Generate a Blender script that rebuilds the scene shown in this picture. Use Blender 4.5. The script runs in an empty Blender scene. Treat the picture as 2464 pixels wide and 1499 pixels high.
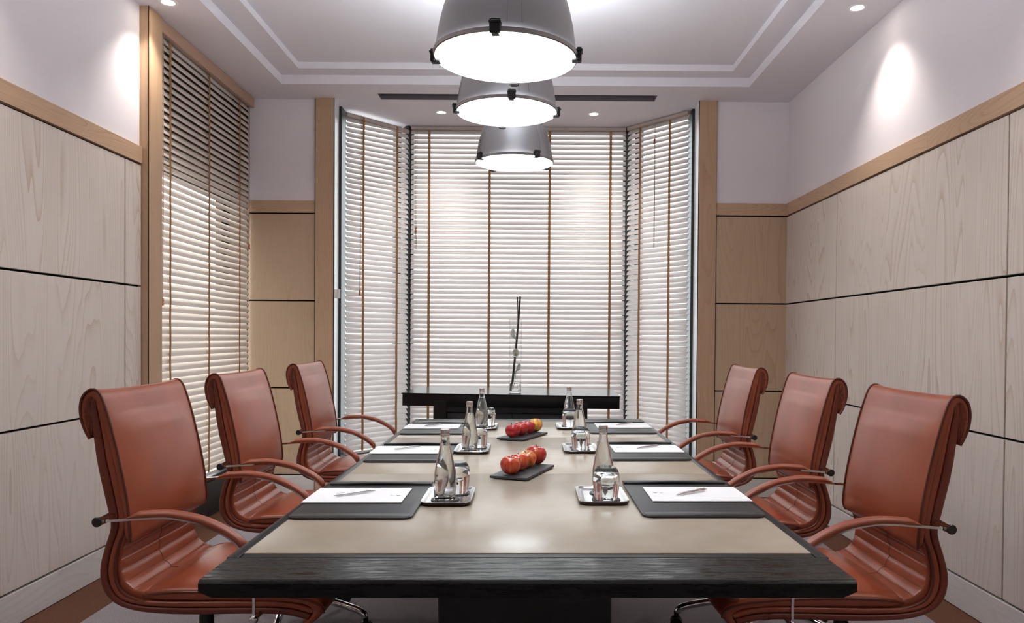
import bpy, bmesh, math, random
from mathutils import Vector, Matrix, Euler
random.seed(7)
PI = math.pi
S = bpy.context.scene
COL = S.collection
R = math.radians

# ------------------------------------------------------------------ materials
def srgb(r, g, b):
    f = lambda c: c / 12.92 if c <= .04045 else ((c + .055) / 1.055) ** 2.4
    return (f(r / 255), f(g / 255), f(b / 255), 1)

class NT:
    def __init__(self, name):
        self.m = bpy.data.materials.new(name); self.m.use_nodes = True
        self.t = self.m.node_tree; self.t.nodes.clear()
        self.out = self.n('ShaderNodeOutputMaterial')
    def n(self, typ, **kw):
        x = self.t.nodes.new(typ)
        for k, v in kw.items():
            if k.startswith('i_'):
                x.inputs[k[2:].replace('_', ' ')].default_value = v
            else: setattr(x, k, v)
        return x
    def l(self, a, b): self.t.links.new(a, b)
    def bsdf(self, color=(.5, .5, .5, 1), rough=.5, metal=0., spec=.5, **kw):
        b = self.n('ShaderNodeBsdfPrincipled')
        b.inputs['Base Color'].default_value = color
        b.inputs['Roughness'].default_value = rough
        b.inputs['Metallic'].default_value = metal
        b.inputs['Specular IOR Level'].default_value = spec
        for k, v in kw.items(): b.inputs[k].default_value = v
        self.l(b.outputs[0], self.out.inputs[0])
        return b
    def coords(self, scale=(1, 1, 1), which='Object'):
        c = self.n('ShaderNodeTexCoord'); mp = self.n('ShaderNodeMapping')
        mp.inputs['Scale'].default_value = scale
        self.l(c.outputs[which], mp.inputs[0]); return mp.outputs[0]
    def noise(self, vec, scale=5., detail=3., rough=.5, dist=0., w=None):
        x = self.n('ShaderNodeTexNoise')
        if w is not None: x.noise_dimensions = '4D'; self.l(w, x.inputs['W'])
        x.inputs['Scale'].default_value = scale; x.inputs['Detail'].default_value = detail
        x.inputs['Roughness'].default_value = rough; x.inputs['Distortion'].default_value = dist
        self.l(vec, x.inputs['Vector']); return x.outputs['Fac']
    def math(self, op, a, b=None, c=None):
        x = self.n('ShaderNodeMath', operation=op)
        for i, v in enumerate((a, b, c)):
            if v is None: continue
            if isinstance(v, (int, float)): x.inputs[i].default_value = v
            else: self.l(v, x.inputs[i])
        return x.outputs[0]
    def ramp(self, fac, stops, interp='LINEAR'):
        x = self.n('ShaderNodeValToRGB'); x.color_ramp.interpolation = interp
        e = x.color_ramp.elements
        while len(e) < len(stops): e.new(.5)
        for i, (p, c) in enumerate(stops): e[i].position = p; e[i].color = c
        self.l(fac, x.inputs[0]); return x.outputs[0]
    def mix(self, fac, a, b):
        x = self.n('ShaderNodeMix', data_type='RGBA')
        for i, v in ((0, fac), (6, a), (7, b)):
            if isinstance(v, (int, float, tuple)): x.inputs[i].default_value = v
            else: self.l(v, x.inputs[i])
        return x.outputs[2]
    def bump(self, b, h, strength=.2, dist=.01):
        x = self.n('ShaderNodeBump'); x.inputs['Strength'].default_value = strength
        x.inputs['Distance'].default_value = dist
        self.l(h, x.inputs['Height']); self.l(x.outputs[0], b.inputs['Normal'])

M = {}
def simple(name, color, rough=.5, metal=0., spec=.5, **kw):
    n = NT(name); n.bsdf(color, rough, metal, spec, **kw); M[name] = n.m; return n.m

def wood(name, base, line, dark, horiz=False, rough=.45, amt=.75, sc=1.0):
    n = NT(name); b = n.bsdf(base, rough, spec=.35)
    g = n.n('ShaderNodeNewGeometry')
    w = n.math('MULTIPLY', g.outputs['Random Per Island'], 37.)
    vec = n.coords((.5 * sc, .5 * sc, 3.6 * sc) if horiz else (4.2 * sc, 4.2 * sc, .40 * sc))
    fld = n.noise(vec, 1.0, 1.6, .4, .15, w)
    rings = n.math('FRACT', n.math('MULTIPLY', fld, 34.))
    ringm = n.math('POWER', rings, 4.5)
    fine = n.noise(n.coords((6, 6, 160) if horiz else (160, 160, 5)), 1.0, 3., .6, 0, w)
    broad = n.noise(n.coords((.6, .6, 1.4) if horiz else (1.5, 1.5, .35)), 2.2, 2., .5, 0, w)
    fade = n.ramp(broad, [(.35, (.25, .25, .25, 1)), (.62, (1, 1, 1, 1))])
    f = n.math('MULTIPLY', n.math('MULTIPLY', ringm, fade), amt)
    c1 = n.mix(f, base, line)
    f2 = n.math('MULTIPLY', n.ramp(fine, [(.45, (0, 0, 0, 1)), (.75, (1, 1, 1, 1))]), .30)
    c2 = n.mix(f2, c1, dark)
    n.l(c2, b.inputs['Base Color'])
    n.bump(b, fine, .06, .002)
    M[name] = n.m

wood('panel_oak', srgb(221, 210, 200), srgb(184, 156, 132), srgb(202, 188, 176))
wood('rail_maple', srgb(196, 164, 134), srgb(158, 118, 88), srgb(172, 138, 108), horiz=True, amt=.6, sc=1.3)
wood('pilaster_maple', srgb(190, 158, 128), srgb(165, 128, 98), srgb(172, 140, 110), amt=.45)
wood('return_maple', srgb(192, 166, 138), srgb(164, 132, 104), srgb(176, 148, 120), amt=.5)
wood('skirt_oak', srgb(222, 217, 212), srgb(192, 178, 166), srgb(206, 198, 190), horiz=True, amt=.5)

n = NT('plaster'); b = n.bsdf(srgb(234, 229, 232), .85, spec=.2)
n.bump(b, n.noise(n.coords((1, 1, 1)), 90., 3.), .08, .002); M['plaster'] = n.m
simple('ceiling_paint', srgb(230, 227, 233), .9, spec=.15)
simple('groove_black', srgb(14, 13, 13), .8, spec=.1)
simple('black_trim', srgb(22, 22, 23), .4)
simple('dark_frame', srgb(44, 46, 48), .4)
simple('jamb_white', srgb(232, 236, 238), .3)
simple('white_plastic', srgb(236, 236, 234), .35)
simple('lintel_dark', srgb(104, 84, 70), .9)

def carpet(name, a, b2):
    n = NT(name); b = n.bsdf(a, .95, spec=.1)
    f = n.noise(n.coords((1, 1, 1)), 240., 3., .7)
    n.l(n.mix(n.ramp(f, [(.35, (0, 0, 0, 1)), (.65, (1, 1, 1, 1))]), a, b2), b.inputs['Base Color'])
    n.bump(b, f, .7, .006); M[name] = n.m
carpet('carpet_brown', srgb(120, 82, 64), srgb(84, 56, 44))
carpet('carpet_grey', srgb(172, 164, 168), srgb(122, 115, 120))

# chair leather
def leather(name, col, col2, rough=.29, scale=420., bs=.12):
    n = NT(name); b = n.bsdf(col, rough, spec=.5)
    v = n.coords()
    big = n.noise(v, 7., 3.)
    n.l(n.mix(n.ramp(big, [(.35, (0, 0, 0, 1)), (.7, (1, 1, 1, 1))]), col, col2), b.inputs['Base Color'])
    f = n.noise(v, scale, 2., .6)
    n.bump(b, f, bs, .002); M[name] = n.m; return n, b
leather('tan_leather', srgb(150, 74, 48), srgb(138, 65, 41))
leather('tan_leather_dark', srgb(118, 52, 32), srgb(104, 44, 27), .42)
leather('piping_leather', srgb(98, 42, 26), srgb(88, 36, 22), .4)
n, b = leather('arm_leather', srgb(140, 66, 42), srgb(152, 80, 52), .4)
leather('black_leather', srgb(46, 46, 47), srgb(40, 40, 41), .42, 300., .15)
leather('table_leather', srgb(178, 166, 150), srgb(170, 157, 139), .24, 60., .03)
# black stained wood
n = NT('ebony'); b = n.bsdf(srgb(20, 19, 19), .3, spec=.32)
st = n.noise(n.coords((1.2, 9, 9)), 4., 6., .65)
n.l(n.ramp(st, [(.45, srgb(8, 8, 8)), (.62, srgb(17, 16, 16)), (.78, srgb(40, 39, 39))]), b.inputs['Base Color'])
st2 = n.noise(n.coords((2.0, 16, 16)), 5., 6., .7)
n.l(n.ramp(st2, [(.40, (.13, .13, .13, 1)), (.60, (.55, .55, .55, 1))]), b.inputs['Roughness'])
n.bump(b, n.noise(n.coords((3, 70, 70)), 4., 4., .6), .12, .002); M['ebony'] = n.m
n = NT('ebony_side'); b = n.bsdf(srgb(30, 29, 29), .32, spec=.4)
st = n.noise(n.coords((9, 1.2, 9)), 4., 6., .65)
n.l(n.ramp(st, [(.4, srgb(14, 13, 13)), (.7, srgb(34, 32, 32))]), b.inputs['Base Color'])
n.bump(b, n.noise(n.coords((60, 3, 60)), 4., 4., .6), .25, .002); M['ebony_side'] = n.m
simple('lacquer_black', srgb(15, 15, 16), .16)
n = NT('lacquer_wood'); b = n.bsdf(srgb(18, 17, 17), .38, spec=.4)
n.bump(b, n.noise(n.coords((3, 60, 60)), 4., 4., .6), .3, .002); M['lacquer_wood'] = n.m
simple('drawer_grey', srgb(42, 42, 43), .45)
simple('chrome', (.78, .78, .79, 1), .07, 1.)
simple('chrome_soft', (.70, .70, .71, 1), .22, 1.)
simple('knob_dark', srgb(40, 34, 34), .25)
simple('black_plastic', srgb(18, 18, 19), .35)
simple('rubber', srgb(24, 24, 25), .6)
n = NT('tray_silver'); b = n.bsdf((.72, .72, .73, 1), .13, 1.)
n.bump(b, n.noise(n.coords(), 260., 2., .6), .18, .002); M['tray_silver'] = n.m
simple('tray_edge', srgb(58, 44, 36), .3, .7)
simple('coaster', srgb(52, 52, 54), .45)
simple('silver_line', (.7, .7, .7, 1), .3, .6)
simple('paper', srgb(246, 246, 247), .7, spec=.2)
simple('paper_ink', srgb(150, 150, 154), .7)
simple('pen_metal', (.62, .62, .63, 1), .25, 1.)
simple('slate', srgb(62, 62, 66), .5)
simple('bottle_ink', srgb(40, 40, 44), .5)
n = NT('brushed_aluminium'); b = n.bsdf((.30, .295, .30, 1), .38, .8)
n.bump(b, n.noise(n.coords((1, 1, 60)), 6., 3.), .05, .002); M['brushed_aluminium'] = n.m

def glassmat(name, col, ior=1.45, thin=.0):
    n = NT(name)
    g = n.n('ShaderNodeBsdfGlass'); g.inputs['Color'].default_value = col
    g.inputs['IOR'].default_value = ior; g.inputs['Roughness'].default_value = 0.
    if thin:
        t = n.n('ShaderNodeBsdfTransparent'); t.inputs[0].default_value = col
        x = n.n('ShaderNodeMixShader'); x.inputs[0].default_value = thin
        n.l(g.outputs[0], x.inputs[1]); n.l(t.outputs[0], x.inputs[2]); n.l(x.outputs[0], n.out.inputs[0])
    else: n.l(g.outputs[0], n.out.inputs[0])
    M[name] = n.m
glassmat('clear_glass', (.99, .995, .995, 1), 1.45, .0)
glassmat('water', (.99, .995, .995, 1), 1.33, .0)
# thin pane: mostly transparent with a fresnel reflection
n = NT('window_glass')
tr = n.n('ShaderNodeBsdfTransparent'); tr.inputs[0].default_value = (.93, .95, .95, 1)
gl = n.n('ShaderNodeBsdfGlossy'); gl.inputs['Roughness'].default_value = 0.
fr = n.n('ShaderNodeFresnel'); gg = n.n('ShaderNodeNewGeometry'); n.l(n.math('SUBTRACT', 1.3, n.math('MULTIPLY', gg.outputs['Backfacing'], 1.3 - 1 / 1.3)), fr.inputs[0])
mx = n.n('ShaderNodeMixShader'); n.l(fr.outputs[0], mx.inputs[0]); n.l(tr.outputs[0], mx.inputs[1]); n.l(gl.outputs[0], mx.inputs[2])
n.l(mx.outputs[0], n.out.inputs[0]); M['window_glass'] = n.m

def emit(name, col, s):
    n = NT(name); e = n.n('ShaderNodeEmission'); e.inputs[0].default_value = col; e.inputs[1].default_value = s
    n.l(e.outputs[0], n.out.inputs[0]); M[name] = n.m
emit('lamp_light', (.91, .97, 1, 1), 4.2)
emit('added_uplight_glow', (.90, .965, 1, 1), 200.)  # for the glow added in the pendant necks to lift the ceiling
emit('downlight_light', (1, .9, .78, 1), 14.)

# blind slats
n = NT('slat'); b = n.bsdf(srgb(196, 184, 176), .38, spec=.4)
f = n.noise(n.coords((2, 2, 40)), 5., 3.)
n.l(n.mix(f, srgb(228, 223, 221), srgb(214, 207, 204)), b.inputs['Base Color']); M['slat'] = n.m
n = NT('slat_wood'); b = n.bsdf(srgb(196, 172, 150), .38, spec=.4)
f = n.noise(n.coords((2, 2, 40)), 5., 3.)
n.l(n.mix(f, srgb(228, 219, 211), srgb(214, 203, 192)), b.inputs['Base Color']); M['slat_wood'] = n.m
simple('tape_brown', srgb(158, 118, 80), .8, spec=.2)
simple('valance_wood', srgb(186, 152, 130), .45)
simple('rail_slat', srgb(190, 176, 168), .45)
simple('slot_shade_grey', srgb(104, 96, 104), .9)  # grey deepened to stand in for shade inside the air slot
simple('cord', srgb(170, 150, 130), .8)
simple('tassel_wood', srgb(170, 110, 70), .4)

# apples
def apple_mat(name, red, yel, bias):
    n = NT(name); b = n.bsdf(red, .22, spec=.5)
    v = n.coords((1, 1, .45))
    oi = n.n('ShaderNodeObjectInfo')
    w = n.math('MULTIPLY', oi.outputs['Random'], 50.)
    f = n.noise(v, 16., 4., .6, .4, w)
    f2 = n.noise(n.coords((1, 1, .12)), 70., 2., .6, 0, w)
    a = n.math('ADD', n.math('MULTIPLY', f, .75), n.math('MULTIPLY', f2, .35))
    n.l(n.ramp(a, [(bias, red), (bias + .16, yel)]), b.inputs['Base Color'])
    b.inputs['Coat Weight'].default_value = .4; b.inputs['Coat Roughness'].default_value = .05
    M[name] = n.m
apple_mat('apple_red', srgb(178, 26, 18), srgb(216, 112, 44), .53)
apple_mat('apple_crimson', srgb(172, 18, 26), srgb(206, 84, 44), .57)
apple_mat('apple_orange', srgb(196, 52, 24), srgb(228, 160, 70), .50)
apple_mat('apple_yellow', srgb(196, 40, 30), srgb(226, 176, 70), .44)
simple('apple_stem', srgb(58, 40, 26), .7)
simple('stem_dark', srgb(26, 24, 23), .6)
simple('stem_green', srgb(62, 92, 58), .5)
n = NT('petal'); b = n.bsdf(srgb(240, 242, 238), .5); b.inputs['Subsurface Weight'].default_value = .15; M['petal'] = n.m
simple('spadix', srgb(214, 206, 130), .6)

# ------------------------------------------------------------------ mesh helpers
def box(bm, x0, x1, y0, y1, z0, z1, bev=0., seg=2):
    vs = [bm.verts.new((x, y, z)) for x in (x0, x1) for y in (y0, y1) for z in (z0, z1)]
    fs = [(0, 1, 3, 2), (4, 6, 7, 5), (0, 4, 5, 1), (2, 3, 7, 6), (0, 2, 6, 4), (1, 5, 7, 3)]
    F = [bm.faces.new([vs[i] for i in f]) for f in fs]
    if bev > 0:
        es = list({e for f in F for e in f.edges})
        bmesh.ops.bevel(bm, geom=es, offset=bev, segments=seg, affect='EDGES', profile=.5)
    return vs

def prism(bm, pts, z0, z1, bev=0., seg=2):
    """extrude a polygon (x,y list, counter-clockwise) between z0 and z1"""
    n = len(pts)
    a = [bm.verts.new((p[0], p[1], z0)) for p in pts]
    c = [bm.verts.new((p[0], p[1], z1)) for p in pts]
    bot = bm.faces.new(a[::-1]); top = bm.faces.new(c)
    F = [bot, top]
    for i in range(n):
        j = (i + 1) % n; F.append(bm.faces.new((a[i], a[j], c[j], c[i])))
    if bev:
        es = [e for e in top.edges] + [e for e in bot.edges]
        bmesh.ops.bevel(bm, geom=es, offset=bev, segments=seg, affect='EDGES', profile=.5)

def lathe(bm, prof, seg=40, c=(0, 0, 0), cap0=False, cap1=False):
    rings = []
    for r, z in prof:
        if r < 1e-6: rings.append([bm.verts.new((c[0], c[1], c[2] + z))])
        else: rings.append([bm.verts.new((c[0] + r * math.cos(2 * PI * k / seg), c[1] + r * math.sin(2 * PI * k / seg), c[2] + z)) for k in range(seg)])
    for a, b2 in zip(rings, rings[1:]):
        for k in range(seg):
            k2 = (k + 1) % seg
            if len(a) == 1 and len(b2) == 1: continue
            if len(a) == 1: bm.faces.new((a[0], b2[k2], b2[k]))
            elif len(b2) == 1: bm.faces.new((a[k], a[k2], b2[0]))
            else: bm.faces.new((a[k], a[k2], b2[k2], b2[k]))
    if cap0 and len(rings[0]) > 2: bm.faces.new(rings[0][::-1])
    if cap1 and len(rings[-1]) > 2: bm.faces.new(rings[-1])

def catmull(pts, per=6, closed=False):
    P = [Vector(p) for p in pts]; out = []
    n = len(P)
    for i in range(n - 1):
        p0 = P[max(i - 1, 0)]; p1 = P[i]; p2 = P[i + 1]; p3 = P[min(i + 2, n - 1)]
        for k in range(per):
            t = k / per
            out.append(.5 * ((2 * p1) + (p2 - p0) * t + (2 * p0 - 5 * p1 + 4 * p2 - p3) * t * t + (3 * p1 - p0 - 3 * p2 + p3) * t ** 3))
    out.append(P[-1]); return out

def tube(bm, pts, rad, seg=10, cap=True):
    """round tube along a 3-D polyline; rad a number or a list"""
    P = [Vector(p) for p in pts]; n = len(P)
    rads = rad if isinstance(rad, (list, tuple)) else [rad] * n
    up = None; rings = []
    for i in range(n):
        t = (P[min(i + 1, n - 1)] - P[max(i - 1, 0)]).normalized()
        if up is None: up = t.orthogonal().normalized()
        up = (up - t * up.dot(t)).normalized(); s = t.cross(up)
        rings.append([bm.verts.new(P[i] + (up * math.cos(2 * PI * k / seg) + s * math.sin(2 * PI * k / seg)) * rads[i]) for k in range(seg)])
    for a, b2 in zip(rings, rings[1:]):
        for k in range(seg):
            k2 = (k + 1) % seg; bm.faces.new((a[k], a[k2], b2[k2], b2[k]))
    if cap: bm.faces.new(rings[0][::-1]); bm.faces.new(rings[-1])

def ball(bm, c, r, sc=(1, 1, 1), seg=16):
    m = Matrix.Translation(c) @ Matrix.Diagonal((sc[0], sc[1], sc[2], 1))
    bmesh.ops.create_uvsphere(bm, u_segments=seg, v_segments=seg // 2 + 2, radius=r, matrix=m)

def rrect(x0, x1, y0, y1, r, seg=6):
    out = []
    for cx, cy, a in ((x1 - r, y1 - r, 0), (x0 + r, y1 - r, 90), (x0 + r, y0 + r, 180), (x1 - r, y0 + r, 270)):
        for k in range(seg + 1):
            t = R(a + 90 * k / seg); out.append((cx + r * math.cos(t), cy + r * math.sin(t)))
    return out

def obj(name, bm, mat, parent=None, smooth=True, angle=35):
    bmesh.ops.recalc_face_normals(bm, faces=bm.faces)
    me = bpy.data.meshes.new(name); bm.to_mesh(me); bm.free()
    if isinstance(mat, str): mat = M[mat]
    me.materials.append(mat)
    if smooth:
        me.polygons.foreach_set('use_smooth', [True] * len(me.polygons))
        try: me.set_sharp_from_angle(angle=R(angle))
        except Exception: pass
    o = bpy.data.objects.new(name, me); COL.objects.link(o)
    if parent: o.parent = parent
    return o

def tag(o, label=None, cat=None, group=None, kind=None):
    if label: o['label'] = label
    if cat: o['category'] = cat
    if group: o['group'] = group
    if kind: o['kind'] = kind
    return o

def empty(name, label, cat, loc=(0, 0, 0), rz=0., group=None):
    o = bpy.data.objects.new(name, None); COL.objects.link(o)
    o.empty_display_size = .05
    o.location = loc; o.rotation_euler = (0, 0, rz)
    return tag(o, label, cat, group)

def struct(name, bm, mat, parent=None, smooth=False):
    o = obj(name, bm, mat, parent, smooth)
    if not parent: o['kind'] = 'structure'
    return o

def dup(root, label=None, group=None):
    r = root.copy(); COL.objects.link(r)
    if label: r['label'] = label
    if group: r['group'] = group
    for ch in list(root.children):
        c = ch.copy(); COL.objects.link(c); c.parent = r
        for g in list(ch.children):
            d = g.copy(); COL.objects.link(d); d.parent = c
    return r

NB = bmesh.new

# ------------------------------------------------------------------ room numbers
XL, XR, YB, YF = -2.187, 2.006, 5.96, -1.6
ZC, ZR, G1, MOD = 3.09, 2.299, 2.200, .684
GR = [G1 - i * MOD for i in range(4)]      # groove heights 2.200 1.516 .832 .148

# floor
bm = NB(); box(bm, -2.6, 2.5, YF - .2, 7.2, -.12, -.004); struct('floor', bm, 'carpet_brown')
bm = NB(); box(bm, -1.93, 1.80, YF + .3, 5.75, -.006, 0.0)
o = struct('floor_carpet_field', bm, 'carpet_grey'); 

# ceiling with a two-step tray and a slot; all solid pieces
TX0, TX1, TY0, TY1 = -1.83, 1.60, .0, 5.60      # outer tray opening
UX0, UX1, UY0, UY1 = -1.665, 1.445, .2, 5.46     # upper tray opening
SX0, SX1, SY0, SY1 = -1.17, .965, 5.815, 5.965   # air slot
H1, H2 = 3.155, 3.20
bm = NB()
box(bm, -2.5, TX0, YF - .2, 5.98, ZC, ZC + .1)
box(bm, TX1, 2.3, YF - .2, 5.98, ZC, ZC + .1)
box(bm, TX0, TX1, TY1, SY0, ZC, ZC + .1)
box(bm, TX0, SX0, SY0, 5.98, ZC, ZC + .1)
box(bm, SX1, TX1, SY0, 5.98, ZC, ZC + .1)
box(bm, SX0, SX1, SY1, 5.98, ZC, ZC + .1)
box(bm, TX0, TX1, YF - .2, TY0, ZC, ZC + .1)
prism(bm, [(-1.9, 5.98), (1.7, 5.98), (1.45, 6.25), (1.0, 7.0), (-1.2, 7.0), (-1.66, 6.25)], ZC, ZC + .1)
# slot lid
struct('ceiling', bm, 'ceiling_paint')
bm = NB()
box(bm, SX0 - .02, SX1 + .02, SY0 - .02, SY1 + .02, ZC + .2, ZC + .24)
box(bm, SX0 - .02, SX0, SY0 - .02, SY1 + .02, ZC + .1, ZC + .2); box(bm, SX1, SX1 + .02, SY0 - .02, SY1 + .02, ZC + .1, ZC + .2); box(bm, SX0, SX1, SY0 - .02, SY0, ZC + .1, ZC + .2); box(bm, SX0, SX1, SY1, SY1 + .02, ZC + .1, ZC + .2)
box(bm, SX0, SX1, SY1 - .004, SY1, ZC + .002, ZC + .1); box(bm, SX0, SX0 + .004, SY0, SY1, ZC + .002, ZC + .1); box(bm, SX1 - .004, SX1, SY0, SY1, ZC + .002, ZC + .1)
struct('ceiling_air_slot', bm, 'slot_shade_grey')
bm = NB()
# tray first ledge
box(bm, TX0 - .05, UX0, TY0 - .05, TY1 + .05, H1, H1 + .1)
box(bm, UX1, TX1 + .05, TY0 - .05, TY1 + .05, H1, H1 + .1)
box(bm, UX0, UX1, UY1, TY1 + .05, H1, H1 + .1)
box(bm, UX0, UX1, TY0 - .05, UY0, H1, H1 + .1)
box(bm, UX0 - .05, UX1 + .05, UY0 - .05, UY1 + .05, H2, H2 + .1)
struct('ceiling_tray', bm, 'ceiling_paint')

def wall_side(name, x, sgn, y0, y1, joints, rail_seams):
    """sgn -1 left, +1 right; plaster above, panelling below"""
    bm = NB(); xa, xb = sorted((x + sgn * .012, x + sgn * .2))
    box(bm, xa, xb, y0, y1, ZR - .02, 3.3)
    w = struct(name, bm, 'plaster')
    bm = NB(); xa, xb = sorted((x + sgn * .021, x + sgn * .2)); box(bm, xa, xb, y0, y1, 0, ZR - .02)
    struct('panel_backing', bm, 'groove_black', w)
    bm = NB(); xa, xb = sorted((x, x + sgn * .022)); g = .0055
    ys = [y0] + joints + [y1]
    for a, c in zip(ys, ys[1:]):
        for zt, zb in zip(GR, GR[1:]):
            box(bm, xa, xb, a + g, c - g, zb + g, zt - g, .0015, 1)
    struct('panelling', bm, 'panel_oak', w)
    bm = NB(); ys = [y0] + rail_seams + [y1]; xa, xb = sorted((x - sgn * .004, x + sgn * .022))
    for a, c in zip(ys, ys[1:]): box(bm, xa, xb, a + .0006, c - .0006, G1 + g, ZR, .001, 1)
    struct('dado_rail', bm, 'rail_maple', w)
    bm = NB(); xa, xb = sorted((x - sgn * .002, x + sgn * .022))
    box(bm, xa, xb, y0, y1, 0.0, GR[3] - g, .001, 1)
    bb = struct('baseboard_' + name.split('_')[1], bm, 'skirt_oak')
    return w
wall_side('wall_left', XL, -1, YF, 4.288, [-1.2, .55, 2.33, 4.114], [.4, 2.4])
wall_side('wall_right', XR, 1, YF, YB + .02, [-.36, 1.42, 3.20, 4.984], [1.5, 3.85])

def wall_ret(name, x0, x1, y):
    bm = NB(); box(bm, x0, x1, y, y + .22, ZR - .02, 3.3); w = struct(name, bm, 'plaster')
    bm = NB(); box(bm, x0, x1, y + .01, y + .22, 0, ZR - .02); struct('panel_backing', bm, 'groove_black', w)
    g = .0055
    bm = NB()
    for zt, zb in zip(GR, GR[1:]): box(bm, x0 + g, x1 - g, y - .012, y + .012, zb + g, zt - g, .0015, 1)
    struct('panelling', bm, 'return_maple', w)
    bm = NB(); box(bm, x0 + .001, x1 - .001, y - .014, y + .012, G1 + g, ZR, .001, 1); struct('dado_rail', bm, 'rail_maple', w)
    bm = NB(); box(bm, x0, x1, y - .013, y + .012, 0.0, GR[3] - g, .001, 1)
    struct('baseboard_' + '_'.join(name.split('_')[1:]), bm, 'skirt_oak')
wall_ret('wall_back_left', -2.21, -1.678, YB + .012)
wall_ret('wall_back_right', 1.452, 2.03, YB)
bm = NB(); box(bm, -2.6, 2.5, YF - .2, YF, 0, 3.3); struct('wall_front', bm, 'plaster')

# pilasters
def trim(k, boxes, mat, label=None):
    bm = NB()
    for q in boxes: box(bm, *q)
    return struct('trim_%d' % k, bm, mat)
t1 = trim(1, [(-2.40, -2.148, 4.291, 4.447, 0, ZC + .01)], 'pilaster_maple')
trim(2, [(-2.1495, -2.1475, 4.2885, 4.2935, 0, ZC)], 'groove_black')
trim(3, [(-1.672, -1.530, 5.932, 5.99, 0, ZC + .01)], 'pilaster_maple')
trim(4, [(1.312, 1.449, 5.932, 5.99, 0, ZC + .01)], 'pilaster_maple')
trim(5, [(-1.678, -1.672, 5.94, 6.1, 0, ZC)], 'groove_black')
trim(6, [(1.449, 1.4525, 5.94, 6.1, 0, ZC)], 'groove_black')
bm = NB(); prism(bm, [(-1.5305, 5.938), (-1.5225, 5.938), (-1.543, 6.145), (-1.62, 6.145), (-1.60, 6.10), (-1.5305, 6.0)], 0, ZC + .005); struct('trim_7', bm, 'jamb_white')
bm = NB(); prism(bm, [(1.3085, 5.938), (1.3125, 5.938), (1.3125, 6.0), (1.40, 6.10), (1.42, 6.145), (1.321, 6.145)], 0, ZC + .005); struct('trim_8', bm, 'jamb_white')
trim(9, [(-1.5315, -1.5275, 5.9315, 5.937, 0, ZC)], 'groove_black')
trim(10, [(1.3085, 1.3135, 5.9315, 5.937, 0, ZC)], 'groove_black')
# black plinth under the left window and lintel above its glass
bm = NB(); box(bm, -2.42, -2.185, 4.447, 5.975, 0, .235); box(bm, -2.42, -2.20, 4.447, 5.975, .235, .262)
struct('trim_11', bm, 'black_trim')
bm = NB(); box(bm, -2.46, -2.34, 4.30, 6.16, 2.30, 3.2); struct('wall_left_lintel', bm, 'lintel_dark')
# far jamb of the left window
bm = NB(); box(bm, -2.46, -2.21, 5.955, 6.16, 0, 3.2); struct('trim_12', bm, 'lintel_dark')

# windows: dark frames with one pane each
def window(k, A, B, z0, z1, divs=0, fw=.045):
    """frame in the vertical plane through A,B (2-D), outside is to the left of A->B"""
    A = Vector(A); B = Vector(B); d = (B - A); L = d.length; d.normalize(); nrm = Vector((-d.y, d.x))
    def bx(bm, s0, s1, t0, t1, z0, z1):
        vs = box(bm, s0, s1, t0, t1, z0, z1)
        for v in vs:
            p = A + d * v.co.x + nrm * v.co.y; v.co.x, v.co.y = p.x, p.y
    bm = NB()
    bx(bm, 0, fw, -.03, .03, z0, z1); bx(bm, L - fw, L, -.03, .03, z0, z1)
    bx(bm, fw, L - fw, -.03, .03, z0, z0 + fw); bx(bm, fw, L - fw, -.03, .03, z1 - fw, z1)
    for i in range(divs):
        s = L * (i + 1) / (divs + 1); bx(bm, s - .02, s + .02, -.03, .03, z0, z1)
    w = struct('window_%d' % k, bm, 'dark_frame')
    bm = NB(); bx(bm, fw * .5, L - fw * .5, -.004, .004, z0 + fw * .5, z1 - fw * .5)
    obj('pane', bm, 'window_glass', w, False)
window(1, (-2.38, 4.40), (-2.38, 6.0), .24, 2.32)
BA, BB_, BC, BD = (-1.502, 6.190), (-1.075, 6.695), (.858, 6.695), (1.288, 6.185)   # bay corners along the blinds
def off(p, q, dist):
    p = Vector(p); q = Vector(q); d = (q - p).normalized(); nn = Vector((-d.y, d.x)) * dist
    return p + nn, q + nn
a, b_ = off(BA, BB_, .12); window(2, a, b_, .24, ZC + .03)
window(3, (BB_[0] - .03, BB_[1] + .14), (BC[0] + .03, BC[1] + .14), .24, ZC + .03)
a, b_ = off(BC, BD, .12); window(4, a, b_, .24, ZC + .03)
# bay corner posts and low wall
bm = NB()
prism(bm, [(-1.098, 6.70), (-1.07, 6.69), (-1.06, 6.70), (-1.06, 6.86), (-1.17, 6.86)], 0, ZC + .02)
prism(bm, [(.845, 6.70), (.855, 6.69), (.885, 6.70), (.95, 6.86), (.845, 6.86)], 0, ZC + .02)
box(bm, -1.078, -1.03, 6.738, 6.80, 0, ZC + .02); box(bm, .82, .862, 6.738, 6.80, 0, ZC + .02)
box(bm, -1.72, -1.522, 6.146, 6.30, 0, ZC + .02); box(bm, 1.300, 1.6, 6.146, 6.30, 0, ZC + .02)
struct('trim_13', bm, 'dark_frame')
bm = NB(); prism(bm, [(-1.56, 6.19), (-1.51, 6.19), (-1.06, 6.74), (.85, 6.74), (1.29, 6.19), (1.36, 6.19), (.93, 6.92), (-1.15, 6.92)], 0, .24)
struct('wall_bay_low', bm, 'plaster')

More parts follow.
